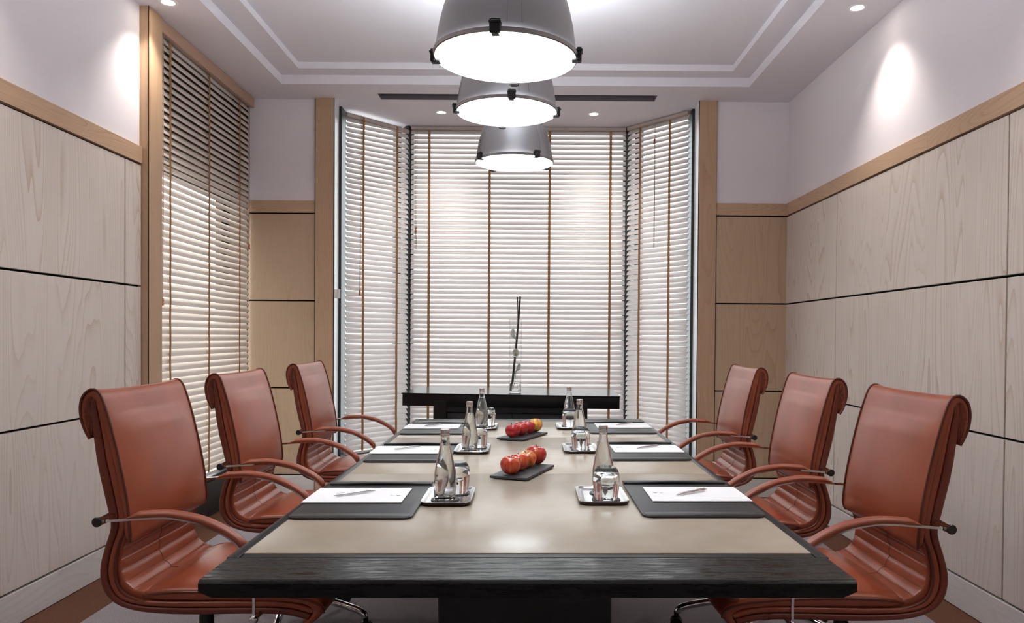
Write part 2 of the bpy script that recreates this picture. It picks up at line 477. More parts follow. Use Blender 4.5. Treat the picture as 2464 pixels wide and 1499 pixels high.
# ------------------------------------------------------------------ blinds
def blind(name_label, A, B, ztop, zbot, mat, tape_at, valance, tilt=50., pitch=.0438, w=.05, cords=(), sag=0., tasselz=1.5, topmat='rail_slat'):
    """slats run from A to B (2-D); the window is to the left of A->B. local x along, y outward"""
    A = Vector(A); B = Vector(B); d = B - A; L = d.length; ang = math.atan2(d.y, d.x)
    root = empty('venetian_blind', name_label, 'window blind', (A.x, A.y, 0), ang, 'wooden venetian blinds')
    ct, st = math.cos(R(tilt)), math.sin(R(tilt))
    bm = NB(); z = ztop - valance - .02; k = 0
    rnd = random.Random(len(name_label))
    while z > zbot + .03:
        j = rnd.uniform(-1, 1)
        tl = R(tilt + j * 1.2); c2, s2 = math.cos(tl), math.sin(tl)
        e0, e1 = rnd.uniform(-.002, .002), rnd.uniform(-.002, .002)
        zz0 = z + e0 - sag * max(0, 1 - k / 14.); zz1 = z + e1
        rows = []
        for xx, zz in ((.004, zz0), (L * .5, (zz0 + zz1) / 2), (L - .004, zz1)):
            top = []; bot = []
            for i in range(6):
                u = (i / 5 - .5) * w; cr = .0035 * (1 - (2 * i / 5 - 1) ** 2)
                # room edge (u<0) low, window edge high; crown along the upper normal
                px = u * c2 - cr * s2; pz = u * s2 + cr * c2
                top.append(bm.verts.new((xx, px - .0013 * s2, zz + pz + .0013 * c2)))
                bot.append(bm.verts.new((xx, px + .0013 * s2, zz + pz - .0013 * c2)))
            rows.append(top + bot[::-1])
        for a, c in zip(rows, rows[1:]):
            for i in range(12): bm.faces.new((a[i], a[(i + 1) % 12], c[(i + 1) % 12], c[i]))
        bm.faces.new(rows[0][::-1]); bm.faces.new(rows[-1])
        z -= pitch; k += 1
    zl = z + pitch
    obj('slats', bm, mat, root, True, 50)
    bm = NB(); box(bm, .002, L - .002, -.024, .024, zl - .05, zl - .03, .004, 2); obj('bottom_rail', bm, mat, root)
    bm = NB(); box(bm, 0.003, L - .003, -.022, .022, ztop - valance - sag, ztop - .002 - sag, .002, 1)
    hr = obj('head_rail', bm, topmat, root)
    for s in tape_at:
        x = s * L; yo = w / 2 * ct + .0075
        bm = NB()
        zz = ztop - valance - .01; npt = 40
        prev = None
        for i in range(npt + 1):
            zc = zz + (zl - .03 - zz) * i / npt
            wob = .0012 * math.sin(i * 1.7 + x * 20)
            cur = [bm.verts.new((x + sx * .0105, -yo - .0008 * sy + wob, zc)) for sx, sy in ((-1, 1), (1, 1), (1, -1), (-1, -1))]
            if prev:
                for q in range(4): bm.faces.new((prev[q], prev[(q + 1) % 4], cur[(q + 1) % 4], cur[q]))
            else: bm.faces.new(cur)
            prev = cur
        bm.faces.new(prev[::-1])
        obj('tape', bm, 'tape_brown', root)
    for s, ze in cords:
        bm = NB(); x = s * L; yo = w / 2 * ct + .014
        tube(bm, [(x, -yo, ztop - valance), (x + .002, -yo, 2.0), (x, -yo, ze)], .0018, 6)
        tube(bm, [(x + .012, -yo, ztop - valance), (x + .010, -yo, 2.0), (x + .003, -yo, ze)], .0018, 6)
        cd = obj('cord', bm, 'cord', root)
        bm = NB(); lathe(bm, [(0, .0), (.006, 0), (.009, -.012), (.008, -.02), (.005, -.022), (.009, -.034), (.009, -.044), (0, -.046)], 14, (x + .001, -yo, ze + .002))
        obj('tassel', bm, 'tassel_wood', cd)
    return root
# left window: seen from the room (+x) the window lies toward -x : A->B runs with the window on its left => from y low to y high
bl = blind('wooden venetian blind of the left side wall window, with a flat valance', (-2.203, 4.452), (-2.203, 5.950), 3.055, .275, 'slat_wood', (.115, .49, .855), .03, 61., .0445, .05, ((.04, 1.46), (.965, 1.95)))
bm = NB(); box(bm, .0, 1.497, -.048, -.030, 3.013, ZC - .002, .002, 1)
obj('valance', bm, 'valance_wood', bl)
blind('bay window blind on the left slanting pane', BA, BB_, ZC - .004, .275, 'slat', (.25, .79), .028, 57., .0438, .05, ((.19, 1.62),), .035)
blind('widest venetian blind, facing the table in the middle of the bay', (-1.052, 6.712), (.842, 6.712), ZC - .004, .275, 'slat', (.087, .367, .645, .927), .028, 54.5, .0438, .05, ((.025, 2.2),))
blind('bay window blind on the right slanting pane', BC, BD, ZC - .004, .275, 'slat', (.235, .72), .028, 57., .0438, .05, ((.48, 2.92),))

# small white box on the left jamb
t = empty('wall_sensor', 'small white box fixed to the left window jamb', 'sensor', (-1.5, 5.93, 1.57))
bm = NB(); box(bm, -.018, .026, -.022, .0, -.036, .036, .003, 2); obj('housing', bm, 'white_plastic', t)
bm = NB(); box(bm, -.012, .006, -.024, -.021, -.028, .028, .001, 1); obj('cover', bm, 'white_plastic', t)

# ------------------------------------------------------------------ lamps
def lamp(label, x, y, z, rot, tiltv=0.):
    rr = .205
    t = empty('pendant_lamp', label, 'lamp', (x, y, z), rot, 'industrial dome pendants over the table')
    prof = [(rr - .004, .0), (rr, .002), (rr + .001, .012), (rr - .002, .016), (.199, .030), (.195, .055), (.190, .09), (.1805, .13), (.169, .168), (.149, .208), (.122, .240), (.090, .262), (.066, .272)]
    inner = [(r - .004, zz + .0) for r, zz in prof[::-1] if zz > .01]
    bm = NB(); lathe(bm, prof + inner + [(rr - .004, .006), (rr - .004, 0)], 72)
    sh = obj('shade', bm, 'brushed_aluminium', t, True, 40)
    bm = NB()
    for dk in (-.18, 0., .18, PI / 2 + .1, PI + .15, PI + .35):
        pts = [((r + .0008) * math.cos(dk + PI / 2), (r + .0008) * math.sin(dk + PI / 2), zz) for r, zz in prof[4:]]
        tube(bm, pts, .0011, 5)
    obj('seam', bm, 'brushed_aluminium', sh)
    bm = NB(); lathe(bm, [(0, .004), (rr - .006, .004), (rr - .006, .007), (0, .007)], 64); obj('diffuser', bm, 'lamp_light', t)
    bm = NB(); lathe(bm, [(.066, .268), (.066, .424), (.061, .426), (.061, .42), (.012, .42), (.012, H2 - z)], 32, cap1=True); obj('stem', bm, 'brushed_aluminium', t)
    bm = NB(); lathe(bm, [(0.012, H2 - z - .05), (.05, H2 - z - .03), (.06, H2 - z - .001), (0, H2 - z - .001)], 32); obj('ceiling_rose', bm, 'brushed_aluminium', t)
    bm = NB(); lathe(bm, [(.016, .4275), (.058, .4275), (.060, .424), (.016, .4225)], 32); obj('added_uplight', bm, 'added_uplight_glow', t)  # invented upward glow, added in the neck to brighten the ceiling
    for k in range(4):
        a = k * PI / 2
        bm = NB()
        vs = box(bm, rr - .002, rr + .011, -.0145, .0145, -.006, .030, .002, 1)
        box(bm, rr - .016, rr + .009, -.010, .010, -.008, -.001, .001, 1)
        box(bm, rr - .004, rr + .014, -.016, .016, .018, .024, .001, 1)
        bmesh.ops.rotate(bm, verts=bm.verts, cent=(0, 0, 0), matrix=Matrix.Rotation(a, 3, 'Z'))
        obj('clip', bm, 'black_plastic', t)
    t.rotation_euler = (0, tiltv, rot)
    return t
lamp('nearest dome pendant lamp above the table, cut by the top of the photo', -.073, 2.175, 2.037, -.10, .02)
lamp('middle one of the three dome pendant lamps above the table', -.097, 3.074, 2.148, .12, 0.)
lamp('farthest dome pendant lamp, hanging before the wide bay blind', -.084, 3.980, 2.151, .60, 0.)

def downlight(label, x, y, energy=26., spot=True, size=100., aim=None):
    t = empty('recessed_downlight', label, 'light', (x, y, ZC), 0, 'recessed ceiling spots')
    bm = NB(); lathe(bm, [(.034, -.001), (.036, -.004), (.048, -.005), (.052, -.002), (.052, .0), (.034, .0)], 32); obj('ring', bm, 'white_plastic', t)
    bm = NB(); lathe(bm, [(0, -.0035), (.033, -.0025), (.033, -.001), (0, -.001)], 28); obj('bulb', bm, 'downlight_light', t)
    L = bpy.data.lights.new('spot', 'SPOT'); L.energy = energy; L.color = (1, .92, .83) if size < 120 else (.97, .98, 1.)
    L.spot_size = R(size); L.spot_blend = 1.; L.shadow_soft_size = .03
    lo = bpy.data.objects.new('spot_light', L); COL.objects.link(lo); lo.parent = t; lo.location = (0, 0, -.02)
    if aim:
        d = Vector(aim) - Vector((x, y, ZC - .02)); lo.rotation_euler = d.to_track_quat('-Z', 'Y').to_euler()
    return t
E1 = 13.
downlight('ceiling spot by the left wall, beside the wooden window pilaster', -2.016, 4.242, E1, aim=(-2.03, 4.24, 0))
downlight('ceiling spot by the right wall, above its bright patch', 1.811, 4.250, E1, aim=(1.84, 4.25, 0))
downlight('left one of the two ceiling spots in the bay', -.737, 6.286, 7., aim=(-.737, 6.45, 0))
downlight('right one of the two ceiling spots in the bay', .521, 6.302, 7., aim=(.521, 6.45, 0))
for xx, lab, yy in ((-2.016, 'left', 2.75), (1.811, 'right', 2.62), (-2.016, 'left', 1.2), (1.811, 'right', 1.1), (-2.016, 'left', -.4), (1.811, 'right', -.4)):  # spots beside and behind the camera are added, unseen, to lift the room light
    downlight('ceiling spot along the %s wall, out of the picture, %s' % (lab, {2.75: 'nearest the visible one', 2.62: 'nearest the visible one', 1.2: 'beside the camera', 1.1: 'beside the camera', -.4: 'behind the camera'}[yy]), xx, yy, E1, size=100., aim=(xx * 1.01, yy, .0))

# ------------------------------------------------------------------ table (its top leans by 7 mm per metre)
TT = Matrix.Translation((0, 0, .75)) @ Matrix.Rotation(-.0070, 4, 'Y')     # table-top frame: z = 0 on the leather
def on_table(o, x, y, z=0., rz=0.):
    o.matrix_basis = TT @ Matrix.Translation((x, y, z)) @ Matrix.Rotation(rz, 4, 'Z'); return o

tab = empty('conference_table', 'long black conference table with an inlaid tan leather top', 'table', (0, 0, 0))
on_table(tab, 0, 0)
HX = .682; TYN, TYR, TYI, TYE, TYF = 1.556, 1.712, 1.743, 4.49, 4.602
def tprof(bm, x0, x1):    # cross-section of the near edge board in y,z, extruded along x
    pts = [(TYN, -.003), (TYN - .004, -.008), (TYN - .004, -.024), (TYN - .003, -.037), (TYR, -.037), (TYR, -.001), (TYN + .003, -.001)]
    a = [bm.verts.new((x0, p[0], p[1])) for p in pts]; c = [bm.verts.new((x1, p[0], p[1])) for p in pts]
    for i in range(len(pts)):
        j = (i + 1) % len(pts); bm.faces.new((a[i], a[j], c[j], c[i]))
    bm.faces.new(a[::-1]); bm.faces.new(c)
bm = NB()
tprof(bm, -HX + .006, HX - .006)
# rounded bevelled ends
for v in bm.verts:
    if v.co.z < -.03: v.co.x *= (HX - .034) / (HX - .006)
obj('end_board', bm, 'ebony', tab, True, 30)
bm = NB(); box(bm, -HX + .02, HX - .02, TYE + .004, TYF, -.042, 0, .004, 2); obj('end_board', bm, 'ebony', tab)
bm = NB(); box(bm, -.652, .652, TYR + .002, TYI - .002, -.036, -.0005, .002, 1)
obj('cross_strip', bm, 'lacquer_wood', tab)
bm = NB(); box(bm, -.652, .652, TYE - .03, TYE + .002, -.038, -.0005, .002, 1); obj('cross_strip', bm, 'lacquer_wood', tab)
for s in (-1, 1):
    bm = NB(); xa, xb = sorted((s * .654, s * HX)); box(bm, xa, xb, TYR + .001, TYF - .004, -.040, .0, .003, 2)
    obj('side_strip', bm, 'ebony_side', tab)
bm = NB()
for ya, yb in ((TYI, 2.747), (2.7485, 3.74), (3.7415, TYE - .032)):
    box(bm, -.6525, .6525, ya, yb, -.02, .0015, .0012, 2)
obj('leather_inlay', bm, 'table_leather', tab)
bm = NB(); box(bm, -.60, .60, TYN + .34, TYF - .2, -.075, -.036); obj('frame', bm, 'lacquer_wood', tab)
for ya, yb in ((2.20, 2.75), (3.5, 4.1)):
    bm = NB(); box(bm, -.262, .243, ya, yb, -.748, -.07, .004, 1); obj('pedestal', bm, 'lacquer_wood', tab)

# desk pads, paper, pens
def make_pad():
    t = empty('desk_pad', '', 'desk pad')
    bm = NB(); prism(bm, rrect(-.17, .17, -.25, .25, .028), 0, .006, .0022, 3); obj('base', bm, 'black_leather', t)
    bm = NB(); prism(bm, rrect(-.163, .163, -.243, -.205, .012), .005, .0075, .001, 2); obj('hem', bm, 'black_leather', t)
    bm = NB(); # raised flap at the far end, gently bowed
    N = 14; rows = []
    for i in range(N + 1):
        x = -.168 + .336 * i / N; h = .0065 + .0035 * math.sin(PI * i / N) * math.sin(PI * i / N)
        rows.append([bm.verts.new((x, yy, zz)) for yy, zz in ((.198, h), (.198, h + .0045), (.205, h + .0065), (.248, .0095), (.25, .004), (.248, .003))])
    for a, c in zip(rows, rows[1:]):
        for q in range(6): bm.faces.new((a[q], a[(q + 1) % 6], c[(q + 1) % 6], c[q]))
    bm.faces.new(rows[0][::-1]); bm.faces.new(rows[-1])
    obj('flap', bm, 'black_leather', t)
    return t
def make_paper():
    t = empty('writing_pad', '', 'paper')
    bm = NB(); box(bm, -.1475, .1475, -.105, .105, 0, .0025); obj('sheets', bm, 'paper', t, False)
    bm = NB(); lathe(bm, [(.0035, .0026), (.0062, .0026)], 20, (.122, -.012, .0001))
    box(bm, .1185, .1255, -.0135, -.0105, .0026, .0027)
    box(bm, .098, .110, -.010, -.0085, .0026, .0027); box(bm, .098, .106, -.0145, -.0130, .0026, .0027)
    obj('emblem', bm, 'paper_ink', t, False)
    return t
def make_pen():
    t = empty('ballpoint_pen', '', 'pen')
    bm = NB(); tube(bm, [(-.064, 0, .0055), (-.060, 0, .0055), (.0, 0, .0055), (.035, 0, .0055), (.055, 0, .0045), (.066, 0, .0035)], [.0030, .0040, .0045, .0043, .0028, .0008], 14); obj('barrel', bm, 'pen_metal', t)
    bm = NB(); box(bm, -.062, -.024, -.0012, .0012, .0098, .0108, .0004, 1); box(bm, -.062, -.058, -.001, .001, .0085, .0108); obj('clip', bm, 'chrome', t)
    bm = NB(); tube(bm, [(-.071, 0, .0055), (-.064, 0, .0055)], .0022, 10); obj('button', bm, 'chrome', t)
    return t
def make_tray():
    t = empty('silver_tray', '', 'tray')
    bm = NB()
    levels = [(.052, .098, .0045, .016), (.054, .100, .0045, .018), (.064, .110, .008, .024), (.070, .117, .0125, .028), (.0745, .1215, .0128, .031), (.0755, .1225, .0110, .032)]
    loops = []
    for hx, hy, z, r in levels: loops.append([bm.verts.new((p[0], p[1], z)) for p in rrect(-hx, hx, -hy, hy, r, 7)])
    bm.faces.new(loops[0])
    for a, c in zip(loops, loops[1:]):
        for i in range(len(a)): bm.faces.new((a[i], a[(i + 1) % len(a)], c[(i + 1) % len(a)], c[i]))
    obj('dish', bm, 'tray_silver', t, True, 60)
    bm = NB()
    levels = [(.0754, .1224, .0112, .032), (.0745, .1215, .004, .031), (.070, .117, .0, .028)]
    loops = []
    for hx, hy, z, r in levels: loops.append([bm.verts.new((p[0], p[1], z)) for p in rrect(-hx, hx, -hy, hy, r, 7)])
    for a, c in zip(loops, loops[1:]):
        for i in range(len(a)): bm.faces.new((a[i], a[(i + 1) % len(a)], c[(i + 1) % len(a)], c[i]))
    bm.faces.new(loops[-1][::-1]); obj('underside', bm, 'tray_edge', t, True, 60)
    return t
def make_coaster():
    t = empty('round_coaster', '', 'coaster')
    bm = NB(); lathe(bm, [(0, 0), (.0425, 0), (.0435, .0012), (.0425, .0026), (0, .0026)], 40); obj('disc', bm, 'coaster', t)
    bm = NB(); lathe(bm, [(.0318, .0026), (.0318, .0029), (.0332, .0029), (.0332, .0026)], 40); obj('rim_line', bm, 'silver_line', t)
    return t
def make_bottle():
    t = empty('water_bottle', '', 'bottle')
    outer = [(0, .002), (.022, .0015), (.028, .0), (.0325, .003), (.0338, .010), (.0342, .030), (.0345, .050), (.0338, .068), (.0315, .088), (.0278, .108), (.0232, .130), (.0182, .150), (.0152, .164), (.0137, .176), (.0131, .190), (.0133, .194)]
    inner = [(.0112, .194), (.0112, .176), (.0128, .164), (.0158, .150), (.0208, .130), (.0254, .108), (.0291, .088), (.0314, .068), (.0321, .050), (.0318, .030), (.0312, .012), (.027, .0075), (0, .009)]
    bm = NB(); lathe(bm, outer + inner, 48); obj('glass_body', bm, 'clear_glass', t)
    wat = [(0, .0094), (.0265, .008), (.0308, .0125), (.0314, .030), (.0317, .050), (.0310, .068), (.0287, .088), (.0250, .108), (.0204, .130), (.0154, .150), (.0126, .161), (0, .161)]
    bm = NB(); lathe(bm, wat, 40); obj('water', bm, 'water', t)
    bm = NB(); lathe(bm, [(.0139, .188), (.0146, .189), (.0146, .1935), (.0139, .195), (.0143, .1965), (.0143, .199), (.0139, .2005), (.0143, .202), (.0143, .208), (.0132, .2105), (0, .2108)], 32); obj('cap', bm, 'chrome_soft', t)
    return t
def make_glass():
    t = bpy.data.objects.new('drinking_glass', None)
    outer = [(.0345, 0), (.0362, .010), (.0385, .030), (.0402, .050), (.0405, .066), (.0390, .078), (.0350, .088), (.030, .094), (.0285, .0965), (.0, .0968)]
    inner = [(.0, .0855), (.024, .0855), (.031, .082), (.0365, .074), (.0385, .064), (.0384, .050), (.0368, .030), (.0346, .010), (.0330, 0), (.0345, 0)]
    bm = NB(); lathe(bm, outer + inner, 48)
    return obj('drinking_glass', bm, 'clear_glass')

row = {1: ('nearest', 2.30), 2: ('middle', 3.24), 3: ('farthest', 4.075)}
pad0, pap0, pen0, tray0, coa0, bot0, gla0 = make_pad(), make_paper(), make_pen(), make_tray(), make_coaster(), make_bottle(), make_glass()
tag(gla0, '-', 'glass')
first = True
def inst(src, used=set()):
    if src.name in used: return dup(src)
    used.add(src.name); return src
NM = {'L': 'left', 'R': 'right'}
beside = {('L', 1): 'nearest left chair', ('L', 2): 'middle left chair', ('L', 3): 'farthest left chair', ('R', 1): 'nearest right chair', ('R', 2): 'middle right chair', ('R', 3): 'farthest right chair'}
padc = {('L', 1): (-.487, 2.305), ('L', 2): (-.487, 3.238), ('L', 3): (-.487, 4.078), ('R', 1): (.487, 2.325), ('R', 2): (.487, 3.275), ('R', 3): (.487, 4.105)}
papc = {('L', 1): (-.520, 2.335), ('L', 2): (-.520, 3.268), ('L', 3): (-.520, 4.13), ('R', 1): (.518, 2.352), ('R', 2): (.512, 3.305), ('R', 3): (.515, 4.16)}
penc = {('L', 1): (-.531, 2.338, .655), ('L', 2): (-.523, 3.290, .80), ('L', 3): (-.514, 4.133, .86), ('R', 1): (.505, 2.350, .63), ('R', 2): (.520, 3.315, .66), ('R', 3): (.527, 4.193, .76)}
trac = {('L', 1): (-.243, 2.335), ('L', 2): (-.243, 3.318), ('L', 3): (-.243, 4.13), ('R', 1): (.226, 2.347), ('R', 2): (.226, 3.335), ('R', 3): (.226, 4.16)}
botc = {('L', 1): (-.250, 2.290), ('L', 2): (-.252, 3.262), ('L', 3): (-.252, 4.10), ('R', 1): (.236, 2.385), ('R', 2): (.228, 3.375), ('R', 3): (.225, 4.21)}
glac = {('L', 1): (-.224, 2.385), ('L', 2): (-.222, 3.365), ('L', 3): (-.222, 4.19), ('R', 1): (.236, 2.292), ('R', 2): (.226, 3.285), ('R', 3): (.223, 4.125)}
bottles = {}
for sd in 'LR':
    for k in (1, 2, 3):
        key = (sd, k); nm = beside[key]
        o = inst(pad0); on_table(o, *padc[key], .002)
        tag(o, 'black leather desk pad on the table before the %s' % nm, 'desk pad', 'black leather desk pads')
        o = inst(pap0); on_table(o, *papc[key], .0095)
        if sd == 'R': o.matrix_basis = o.matrix_basis @ Matrix.Rotation(PI, 4, 'Z')
        tag(o, 'white writing paper lying on the desk pad before the %s' % nm, 'paper', 'white writing papers')
        o = inst(pen0); on_table(o, penc[key][0], penc[key][1], .0125, penc[key][2])
        if sd == 'R': o.matrix_basis = o.matrix_basis @ Matrix.Rotation(PI, 4, 'Z')
        tag(o, 'slim silver pen lying on the paper before the %s' % nm, 'pen', 'silver pens')
        o = inst(tray0); on_table(o, *trac[key], .0016)
        tag(o, 'small silver tray on the leather beside the pad of the %s' % nm, 'tray', 'silver trays')
        for (cx, cy), what in ((botc[key], 'bottle'), (glac[key], 'glass')):
            o = inst(coa0); on_table(o, cx, cy, .0062)
            tag(o, 'dark round coaster under the %s on the tray of the %s' % (what, nm), 'coaster', 'dark round coasters')
        o = inst(bot0); on_table(o, *botc[key], .0094); bottles[key] = o
        tag(o, 'clear capped water bottle on the tray of the %s' % nm, 'bottle', 'glass water bottles')
        o = inst(gla0); on_table(o, *glac[key], .0094)
        tag(o, 'upturned drinking glass on the tray of the %s' % nm, 'glass', 'upturned drinking glasses')

# dark lettering on two of the bottles (reads downwards)
def letters(parent, s, size, x, z, rmax):
    cu = bpy.data.curves.new('lettering', 'FONT'); cu.body = s; cu.size = size; cu.extrude = .0002; cu.align_x = 'LEFT'
    tmp = bpy.data.objects.new('tmp', cu); COL.objects.link(tmp)
    dg = bpy.context.evaluated_depsgraph_get(); me = bpy.data.meshes.new_from_object(tmp.evaluated_get(dg))
    bpy.data.objects.remove(tmp)
    me.transform(Matrix.Rotation(PI / 2, 4, 'X'))          # upright, facing -y
    me.transform(Matrix.Rotation(PI / 2, 4, 'Y'))          # reading downwards
    me.transform(Matrix.Translation((x, 0, z)))
    prof = [(.0338, .010), (.0345, .050), (.0338, .068), (.0315, .088), (.0278, .108), (.0232, .130), (.0182, .150), (.0152, .164), (.0137, .176), (.0131, .190)]
    def rad(z):
        for (r0, z0), (r1, z1) in zip(prof, prof[1:]):
            if z0 <= z <= z1: return r0 + (r1 - r0) * (z - z0) / (z1 - z0)
        return prof[-1][0]
    for v in me.vertices:
        r = rad(v.co.z) + .0005; xx = max(-r * .98, min(r * .98, v.co.x)); v.co.y = -math.sqrt(r * r - xx * xx) - v.co.y * 0
        v.co.x = xx
    me.materials.append(M['bottle_ink'])
    o = bpy.data.objects.new('lettering', me); COL.objects.link(o); o.parent = parent
letters(bottles[('L', 3)], 'NE', .021, -.008, .178, .013)
letters(bottles[('L', 2)], 'OS', .018, -.031, .120, .03)

# slates and apples
def make_slate():
    t = empty('slate_board', '', 'serving board')
    bm = NB(); box(bm, -.070, .070, -.146, .146, .003, .0115, .0012, 1); obj('plate', bm, 'slate', t)
    for sx in (-1, 1):
        for sy in (-1, 1):
            bm = NB(); lathe(bm, [(0, 0), (.006, 0), (.006, .0035), (0, .0035)], 12, (sx * .055, sy * .13, 0)); obj('rubber_foot', bm, 'rubber', t)
    return t
sl0 = make_slate(); on_table(sl0, -.018, 2.762, .002, R(-20.5)); tag(sl0, 'nearer of the two grey slate boards on the table, under red-orange apples', 'serving board', 'grey slate boards')
sl1 = dup(sl0); on_table(sl1, -.028, 3.747, .002, R(-25.)); tag(sl1, 'farther of the two grey slate boards on the table, under dark red apples', 'serving board', 'grey slate boards')
def make_apple():
    t = empty('apple', '', 'apple')
    prof = []
    N = 20
    for i in range(N + 1):
        a = -PI / 2 + PI * i / N
        r = .0375 * math.cos(a) ** .85 if math.cos(a) > 1e-6 else 0
        z = .0335 * math.sin(a)
        if a > 0: z -= .013 * math.exp(-(r / .011) ** 2)
        else: z += .007 * math.exp(-(r / .010) ** 2)
        r *= 1 + .06 * math.sin(a)
        prof.append((max(r, 0), z + .0335))
    prof[0] = (0, prof[0][1]); prof[-1] = (0, prof[-1][1])
    bm = NB(); lathe(bm, prof, 36)
    for v in bm.verts:
        an = math.atan2(v.co.y, v.co.x); v.co.x *= 1 + .018 * math.cos(5 * an) * (1 if v.co.z > .04 else .7); v.co.y *= 1 + .018 * math.cos(5 * an)
    obj('skin', bm, 'apple_red', t, True, 80)
    bm = NB(); tube(bm, [(0, 0, .050), (.001, .0, .060), (.005, .001, .070)], [.0012, .0011, .0017], 7); obj('stem', bm, 'apple_stem', t)
    return t
ap0 = make_apple(); apme = {}
def apple(k, x, y, mat, sc, rot, label, group):
    o = ap0 if k == 0 else dup(ap0)
    o.matrix_basis = TT @ Matrix.Translation((x, y, .0135 - .0008)) @ Matrix.Translation((0, 0, .0345 * sc)) @ Euler(rot).to_matrix().to_4x4() @ Matrix.Scale(sc, 4) @ Matrix.Translation((0, 0, -.0335))
    sk = [c for c in o.children if c.name.startswith('skin')][0]
    if k:
        if mat not in apme:
            apme[mat] = ap0_mesh.copy(); apme[mat].materials[0] = M[mat]
        sk.data = apme[mat]
    tag(o, label, 'apple', group)
    return o
ap0_mesh = [c for c in ap0.children if c.name.startswith('skin')][0].data
apple(0, -.062, 2.672, 'apple_red', .98, (.12, 0, .5), 'red apple at the front end of the nearer slate, stem hollow showing', 'apples on the nearer slate')
apple(1, -.034, 2.742, 'apple_orange', .93, (.1, .25, 2.), 'orange-red apple second from the front on the nearer slate', 'apples on the nearer slate')
apple(2, -.004, 2.812, 'apple_yellow', .93, (0, .3, 4.), 'yellow-streaked apple third from the front on the nearer slate', 'apples on the nearer slate')
apple(3, .030, 2.888, 'apple_red', 1.06, (0, -.2, 3.1), 'largest apple, red, at the far end of the nearer slate', 'apples on the nearer slate')
apple(4, -.076, 3.652, 'apple_crimson', .98, (-.2, 0, 1.2), 'red apple at the front end of the farther slate', 'apples on the farther slate')
apple(5, -.040, 3.722, 'apple_crimson', 1.02, (0, .2, 5.), 'deep red apple second from the front on the farther slate', 'apples on the farther slate')
apple(6, -.002, 3.795, 'apple_crimson', .98, (0, .2, .3), 'red apple third from the front on the farther slate', 'apples on the farther slate')
apple(7, .034, 3.868, 'apple_yellow', 1.0, (.1, .4, 2.0), 'yellow and red apple at the far end of the farther slate', 'apples on the farther slate')

# ------------------------------------------------------------------ sideboard, vase, flowers
sb = empty('sideboard', 'low black sideboard with a thick glossy top in the bay', 'sideboard', (-.1185, 5.545, 0), -.035)
sb.rotation_euler = (0, .0065, -.035)
bm = NB(); box(bm, -.745, .745, -.345, .345, .762, .842, .002, 1); box(bm, -.752, .748, -.350, .35, .842, .85, .0015, 1); obj('top', bm, 'lacquer_black', sb)
for x0 in (-.53, .437):
    bm = NB(); box(bm, x0, x0 + .09, -.3465, .33, 0, .80, .002, 1); obj('leg_panel', bm, 'lacquer_wood', sb)
bm = NB(); box(bm, -.44, .437, -.30, .33, .05, .762); obj('cabinet', bm, 'black_trim', sb)
bm = NB(); box(bm, -.44, .437, -.335, -.30, .722, .762); obj('rail', bm, 'black_trim', sb)
for i, (x0, x1) in enumerate(((-.437, .0085), (.0125, .434))):
    bm = NB(); box(bm, x0, x1, -.325, -.30, .40, .718, .0015, 1); dr = obj('drawer', bm, 'drawer_grey', sb)
    bm = NB(); box(bm, x0, x1, -.325, -.30, .06, .396, .0015, 1); dr = obj('drawer', bm, 'drawer_grey', sb)

vx, vy, vz = -.097, 5.36, .8515
vs_ = empty('glass_vase', 'tall clear glass cylinder vase with a little water on the sideboard', 'vase', (vx, vy, vz))
bm = NB(); lathe(bm, [(0, 0), (.041, 0), (.043, .003), (.043, .005), (.043, .26), (.043, .512), (.043, .515), (.0424, .5165), (.0418, .515), (.0418, .512), (.0418, .26), (.0418, .021), (.0418, .018), (.037, .014), (0, .014)], 48); obj('cylinder', bm, 'clear_glass', vs_)
bm = NB(); lathe(bm, [(0, .0145), (.0365, .0145), (.0412, .019), (.0412, .022), (.0412, .066), (.0412, .068), (0, .068)], 40); obj('water', bm, 'water', vs_)
for k, (p, label) in enumerate((
        ([(-.024, 0, .02), (.0, .004, .25), (.022, .006, .52), (.031, .006, .678)], 'thick black twig leaning to the right in the glass vase'),
        ([(-.020, .008, .02), (.002, .008, .25), (.016, .008, .50), (.012, .008, .675)], 'thin upright black twig in the glass vase'),
        ([(-.028, -.006, .02), (-.004, -.004, .25), (.018, -.004, .50), (.032, -.002, .655)], 'short black twig beside the thick one in the glass vase'))):
    bm = NB(); tube(bm, catmull(p, 6), [.0058, .0036, .005][k], 8)
    o = obj('twig', bm, 'stem_dark'); o.location = (vx, vy, vz); tag(o, label, 'twig', 'black twigs in the vase')
